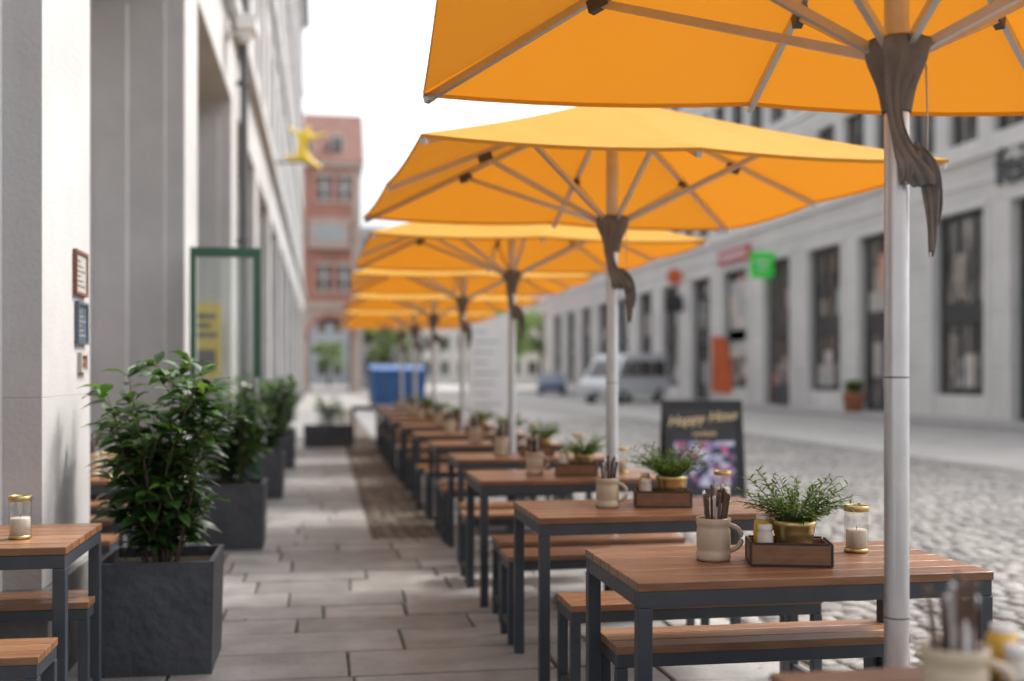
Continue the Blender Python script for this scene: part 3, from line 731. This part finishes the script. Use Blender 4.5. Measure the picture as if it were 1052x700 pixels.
for k, w in enumerate((.26, .2, .28)): b.box(-1.64, -1.64+w, 14.865, 14.869, 2.1-.12*k, 2.16-.12*k, 'black')
b.box(-1.62, -1.38, 14.865, 14.869, 1.42, 1.7, 'black')
b.box(-1.5, -1.46, 14.9, 15.1, 1.6, 1.65, 'black')
b.obj('yellow_poster')
b = B()
b.cyl((-1.1, 16.0, 0), (-1.1, 16.0, 22), .055, .055, 'pipe', 14)
for z in (1, 3.2, 5.4, 7.6, 9.8): b.cyl((-1.1, 16.0, z), (-1.1, 16.0, z+.08), .07, .07, 'pipe', 14); b.box(-1.2, -1.14, 15.97, 16.03, z, z+.06, 'pipe')
b.obj('drainpipe')
b = B(); b.box(-1.2, -1.16, 14.2, 14.4, 5.55, 5.8, 'white'); b.beam((-1.16, 14.3, 5.65), (-.98, 14.3, 5.58), .04, .04, 'white'); b.box(-1.06, -.82, 14.05, 14.5, 5.62, 5.80, 'white')
b.lathe((-.96, 14.2, 5.48), [(.001, 0), (.06, .02), (.09, .07), (.09, .14)], 'white', 16); b.obj('security_camera', bevel=.01)
def acro():
    vs = [(0, 0, 0), (0, 0, .3), (.05, 0, .42), (.09, 0, .52), (.3, 0, .42), (.52, 0, .5), (-.15, 0, .5), (-.33, 0, .62), (.2, 0, -.15), (.42, 0, -.3), (-.18, 0, -.12), (-.4, 0, -.02), (.14, 0, .66)]
    ed = [(0, 1), (1, 2), (2, 3), (2, 4), (4, 5), (2, 6), (6, 7), (0, 8), (8, 9), (0, 10), (10, 11), (3, 12)]
    rad = [.12, .11, .12, .05, .055, .035, .055, .035, .08, .05, .08, .05, .1]
    me = bpy.data.meshes.new('acrobat'); me.from_pydata(vs, ed, []); o = bpy.data.objects.new('acrobat', me); COL.objects.link(o)
    sk = o.modifiers.new('Skin', 'SKIN'); sk.use_smooth_shade = True
    for i, r_ in enumerate(rad): me.skin_vertices[0].data[i].radius = (r_, r_*.8)
    me.skin_vertices[0].data[0].use_root = True
    o.modifiers.new('S', 'SUBSURF').render_levels = 2; me.materials.append(M['yfig'])
    return o
sg = empty('acrobat_shop_sign', (-1.2, 25.5, 6.1))
a = acro(); a.parent = sg; a.location = (.72, 0, .2)
b = B(); b.cyl((0, 0, 0), (.75, 0, 0.05), .025, .025, 'pipe', 8); b.box(0, .02, -.12, .12, -.15, .15, 'pipe'); b.obj('bracket', parent=sg)

# ------------------------------------------------------------------ street things
ab = empty('happy_hour_sandwich_board', (4.06, 11.7, 0), math.radians(-6))
b = B(); W, H = .86, 1.10; tl = .17
def tilted(x0, x1, z0, z1, off, th, mat, back=False):
    f = (lambda z: -.24+tl*z/H*1.25) if not back else (lambda z: .24-tl*z/H*1.25)
    s_ = -1 if not back else 1
    vs = []
    for x in (x0, x1):
        for z in (z0, z1):
            for o in (off, off+th): vs.append((x, f(z)+s_*o, z))
    b.add(vs, [(0, 4, 6, 2), (1, 3, 7, 5), (0, 1, 5, 4), (2, 6, 7, 3), (0, 2, 3, 1), (4, 5, 7, 6)], mat)
for bk in (False, True):
    tilted(-W/2+.05, W/2-.05, .12, H-.05, 0, .01, 'board', bk)
    tilted(-W/2, -W/2+.05, 0, H, 0, .03, 'black', bk); tilted(W/2-.05, W/2, 0, H, 0, .03, 'black', bk)
    tilted(-W/2+.05, W/2-.05, H-.05, H, 0, .03, 'black', bk); tilted(-W/2+.05, W/2-.05, .07, .12, 0, .03, 'black', bk)
tilted(-W/2+.10, W/2-.10, .18, .66, .0105, .003, 'cocktail')
b.obj('frame', parent=ab)
ang = math.atan2(tl*1.25, H)
text('Happy Hour', 'lettering', (0, -.24+tl*.86/H*1.25-.016, .86), (math.pi/2-ang, math.radians(-6), 0), .155, 'chalk', ab, .003, shear=.35)
text('cocktails', 'lettering_small', (0, -.24+tl*.72/H*1.25-.016, .72), (math.pi/2-ang, 0, 0), .075, 'chalk', ab, .003, shear=.3)
tb = B(); tb.box(-.5, .5, -.04, .04, .05, 2.75, 'white'); tb.box(-.6, .6, -.25, .25, 0, .05, 'steel')
for k in range(9): tb.box(-.38, -.38+(.3+.4*((k*37) % 10)/10), -.044, -.041, 2.35-.24*k, 2.40-.24*k, 'greyb')
tb.obj('white_info_banner', (3.77, 25.6, 0), 0, .005)
b = B()
b.add([(-.95, -.6, .12), (.95, -.6, .12), (.95, .6, .12), (-.95, .6, .12), (-1.05, -.7, 1.5), (1.05, -.7, 1.5), (1.05, .7, 1.5), (-1.05, .7, 1.5)], [(3, 2, 1, 0), (0, 1, 5, 4), (1, 2, 6, 5), (2, 3, 7, 6), (3, 0, 4, 7)], 'blue')
b.box(-1.1, 1.1, -.75, .75, 1.5, 1.58, 'blue'); b.add([(-1.05, -.7, 1.58), (1.05, -.7, 1.58), (1.05, .7, 1.75), (-1.05, .7, 1.75), (1.05, .7, 1.58), (-1.05, .7, 1.58)], [(0, 1, 2, 3), (1, 4, 2), (0, 3, 5), (3, 2, 4, 5)], 'blue')
for x in (-.6, 0, .6): b.box(x-.04, x+.04, -.72, -.66, .2, 1.49, 'signblue')
for x in (-.8, .8):
    for y in (-.45, .45): b.cyl((x-.03, y, .09), (x+.03, y, .09), .09, .09, 'rubber', 12)
b.obj('blue_waste_container', (2.75, 43.2, 0), .1, .01)
def vehicle(name, prof, win, W, wb, wr, paint, loc, rot):
    e = empty(name, loc, rot); b = B(); n = len(prof); inset = [.0 if z < 1.05 else .12*(z-1.05) for x, z in prof]
    vs = [(x, -W/2+i, z) for (x, z), i in zip(prof, inset)]+[(x, W/2-i, z) for (x, z), i in zip(prof, inset)]
    b.add(vs, [tuple(range(n)), tuple(range(2*n-1, n-1, -1))]+[(k, n+k, n+(k+1) % n, (k+1) % n) for k in range(n)], paint)
    b.obj('body', parent=e, bevel=.04)
    g = B()
    for q in win:
        for s_ in (-1, 1):
            g.add([(x, s_*(W/2-max(0, .12*(z-1.05))+.012), z) for x, z in q], [(0, 1, 2, 3)], 'glassdark')
    g.obj('windows', parent=e)
    w = B()
    for x in wb:
        for s_ in (-1, 1):
            w.cyl((x, s_*(W/2-.2), wr), (x, s_*(W/2+.01), wr), wr, wr, 'rubber', 20); w.cyl((x, s_*(W/2+.011), wr), (x, s_*(W/2+.02), wr), wr*.6, wr*.55, 'alu', 16)
    w.obj('wheels', parent=e); return e
vp = [(-2.6, .35), (2.55, .35), (2.62, .6), (2.58, .95), (2.3, 1.15), (1.5, 2.1), (1.2, 2.35), (-2.3, 2.45), (-2.55, 2.3), (-2.65, 1.2)]
vw = [[(-2.4, 1.3), (-1.2, 1.3), (-1.2, 2.05), (-2.35, 2.05)], [(-1.1, 1.3), (.1, 1.3), (.1, 2.05), (-1.1, 2.05)], [(.2, 1.3), (1.9, 1.3), (1.4, 1.95), (.2, 2.05)]]
van = vehicle('parked_van', vp, vw, 1.95, (-1.6, 1.65), .34, 'vanw', (14.6, 53.4, 0), math.radians(222))
g = B(); g.add([(2.22, -.75, 1.26), (2.22, .75, 1.26), (1.55, .68, 2.06), (1.55, -.68, 2.06)], [(0, 1, 2, 3)], 'glassdark')
for s_ in (-1, 1): g.box(2.58, 2.65, s_*.72-.15, s_*.72+.15, .68, .88, 'white')
g.add([(-2.665, -.75, 1.4), (-2.665, .75, 1.4), (-2.60, .7, 2.15), (-2.60, -.7, 2.15)], [(3, 2, 1, 0)], 'glassdark')
g.box(-2.68, -2.64, -.9, -.75, .9, 1.3, 'signred'); g.box(-2.68, -2.64, .75, .9, .9, 1.3, 'signred')
g.box(2.63, 2.67, -.3, .3, .45, .56, 'black'); g.obj('windscreen_and_lamps', parent=van)
cp = [(-2.1, .3), (2.1, .3), (2.15, .65), (1.95, .85), (1.0, .98), (.4, 1.42), (-1.3, 1.45), (-2.0, 1.0), (-2.15, .85)]
cw = [[(-1.4, 1.02), (-.5, 1.02), (-.5, 1.36), (-1.15, 1.36)], [(-.42, 1.02), (.8, 1.02), (.35, 1.36), (-.42, 1.36)]]
vehicle('parked_car', cp, cw, 1.75, (-1.3, 1.3), .31, 'carb', (15.5, 76, 0), math.radians(262))
b = B(); b.cyl((0, 0, .05), (0, 0, 3.1), .02, .015, 'alu', 8); b.cyl((0, 0, 0), (0, 0, .08), .3, .25, 'steel', 16)
vs = []
for i in range(9):
    z = .5+2.5*i/8; w_ = .95*(1-.25*(i/8)**2)
    for k in range(4): vs.append((.02+w_*k/3, .06*math.sin(k*1.3+i*.4), z-.1*k/3))
b.add(vs, [(i*4+k, i*4+k+1, i*4+k+5, i*4+k+4) for i in range(8) for k in range(3)], 'orange', True)
b.obj('orange_advertising_flag', (16.9, 47.4, .1), 0)
b = B(); q = random.Random(4)
b.lathe((0, 0, 0), [(.001, 0), (.28, 0), (.38, .55), (.42, .56), (.42, .65), (.36, .65), (.34, .58), (.001, .58)], 'terra', 24)
for i in range(220):
    a_ = q.uniform(0, 6.28); r_ = q.uniform(0, .25)
    b.leaf((math.cos(a_)*r_, math.sin(a_)*r_, .6+q.uniform(0, .35)), (math.cos(a_)*.7, math.sin(a_)*.7, q.uniform(.2, 1.4)), .28, .09, 'treeleaf', q)
b.obj('terracotta_pot_plant', (17.9, 35.9, .1))
b = B()
for x in (-.52, .52):
    b.tube([(x+.33*math.cos(t*math.pi/12), 0, .34+.33*math.sin(t*math.pi/12)) for t in range(25)], .018, 'rubber', 6)
    for t in range(8): b.beam((x, 0, .34), (x+.32*math.cos(t*.785), 0, .34+.32*math.sin(t*.785)), .004, .004, 'alu')
for p, q_ in (((-.52, 0, .34), (-.1, 0, .32)), ((-.52, 0, .34), (-.2, 0, .8)), ((-.1, 0, .32), (-.22, 0, .92)), ((-.1, 0, .32), (.36, 0, .8)), ((-.2, 0, .8), (.34, 0, .85)), ((.52, 0, .34), (.33, 0, 1.0)), ((.33, -.25, 1.02), (.33, .25, 1.02))):
    b.cyl(p, q_, .018, .018, 'signblue', 8)
b.beam((-.34, 0, .95), (-.1, 0, .95), .12, .05, 'black'); b.obj('bicycle', (18.2, 42.6, .1), 1.35)

# ------------------------------------------------------------------ light, sky
el, az = math.radians(55), math.radians(66)
w = bpy.data.worlds.new('World'); S.world = w; w.use_nodes = True; nt = w.node_tree
bg = nt.nodes['Background']; sk = nt.nodes.new('ShaderNodeTexSky'); sk.sky_type = 'NISHITA'; sk.sun_disc = False
sk.sun_elevation = el; sk.sun_rotation = az; sk.air_density = 1.0; sk.dust_density = 6; sk.ozone_density = 1
hs = nt.nodes.new('ShaderNodeHueSaturation'); hs.inputs['Saturation'].default_value = .28; hs.inputs['Value'].default_value = 2.65
nt.links.new(sk.outputs[0], hs.inputs['Color']); nt.links.new(hs.outputs[0], bg.inputs[0]); bg.inputs[1].default_value = .15
sd = Vector((math.sin(az)*math.cos(el), math.cos(az)*math.cos(el), math.sin(el)))
L = bpy.data.lights.new('sun', 'SUN'); L.energy = 2.6; L.angle = math.radians(12); L.color = (1, .93, .82)
lo = bpy.data.objects.new('sun', L); COL.objects.link(lo); lo.rotation_euler = (-sd).to_track_quat('-Z', 'Y').to_euler(); lo.location = (0, 0, 30)

# ------------------------------------------------------------------ camera
cd = bpy.data.cameras.new('camera'); co = bpy.data.objects.new('camera', cd); COL.objects.link(co); S.camera = co
co.location = (0, 0, 1.38); co.rotation_euler = (math.pi/2, 0, -math.atan(193/1150))
cd.sensor_width = 36; cd.lens = 36*1150/1052; cd.shift_y = 35/1052; cd.clip_end = 2000; cd.clip_start = .05
cd.dof.use_dof = True; cd.dof.focus_distance = 3.95; cd.dof.aperture_fstop = 1.1
S.view_settings.view_transform = 'Standard'; S.view_settings.look = 'None'; S.view_settings.exposure = 0
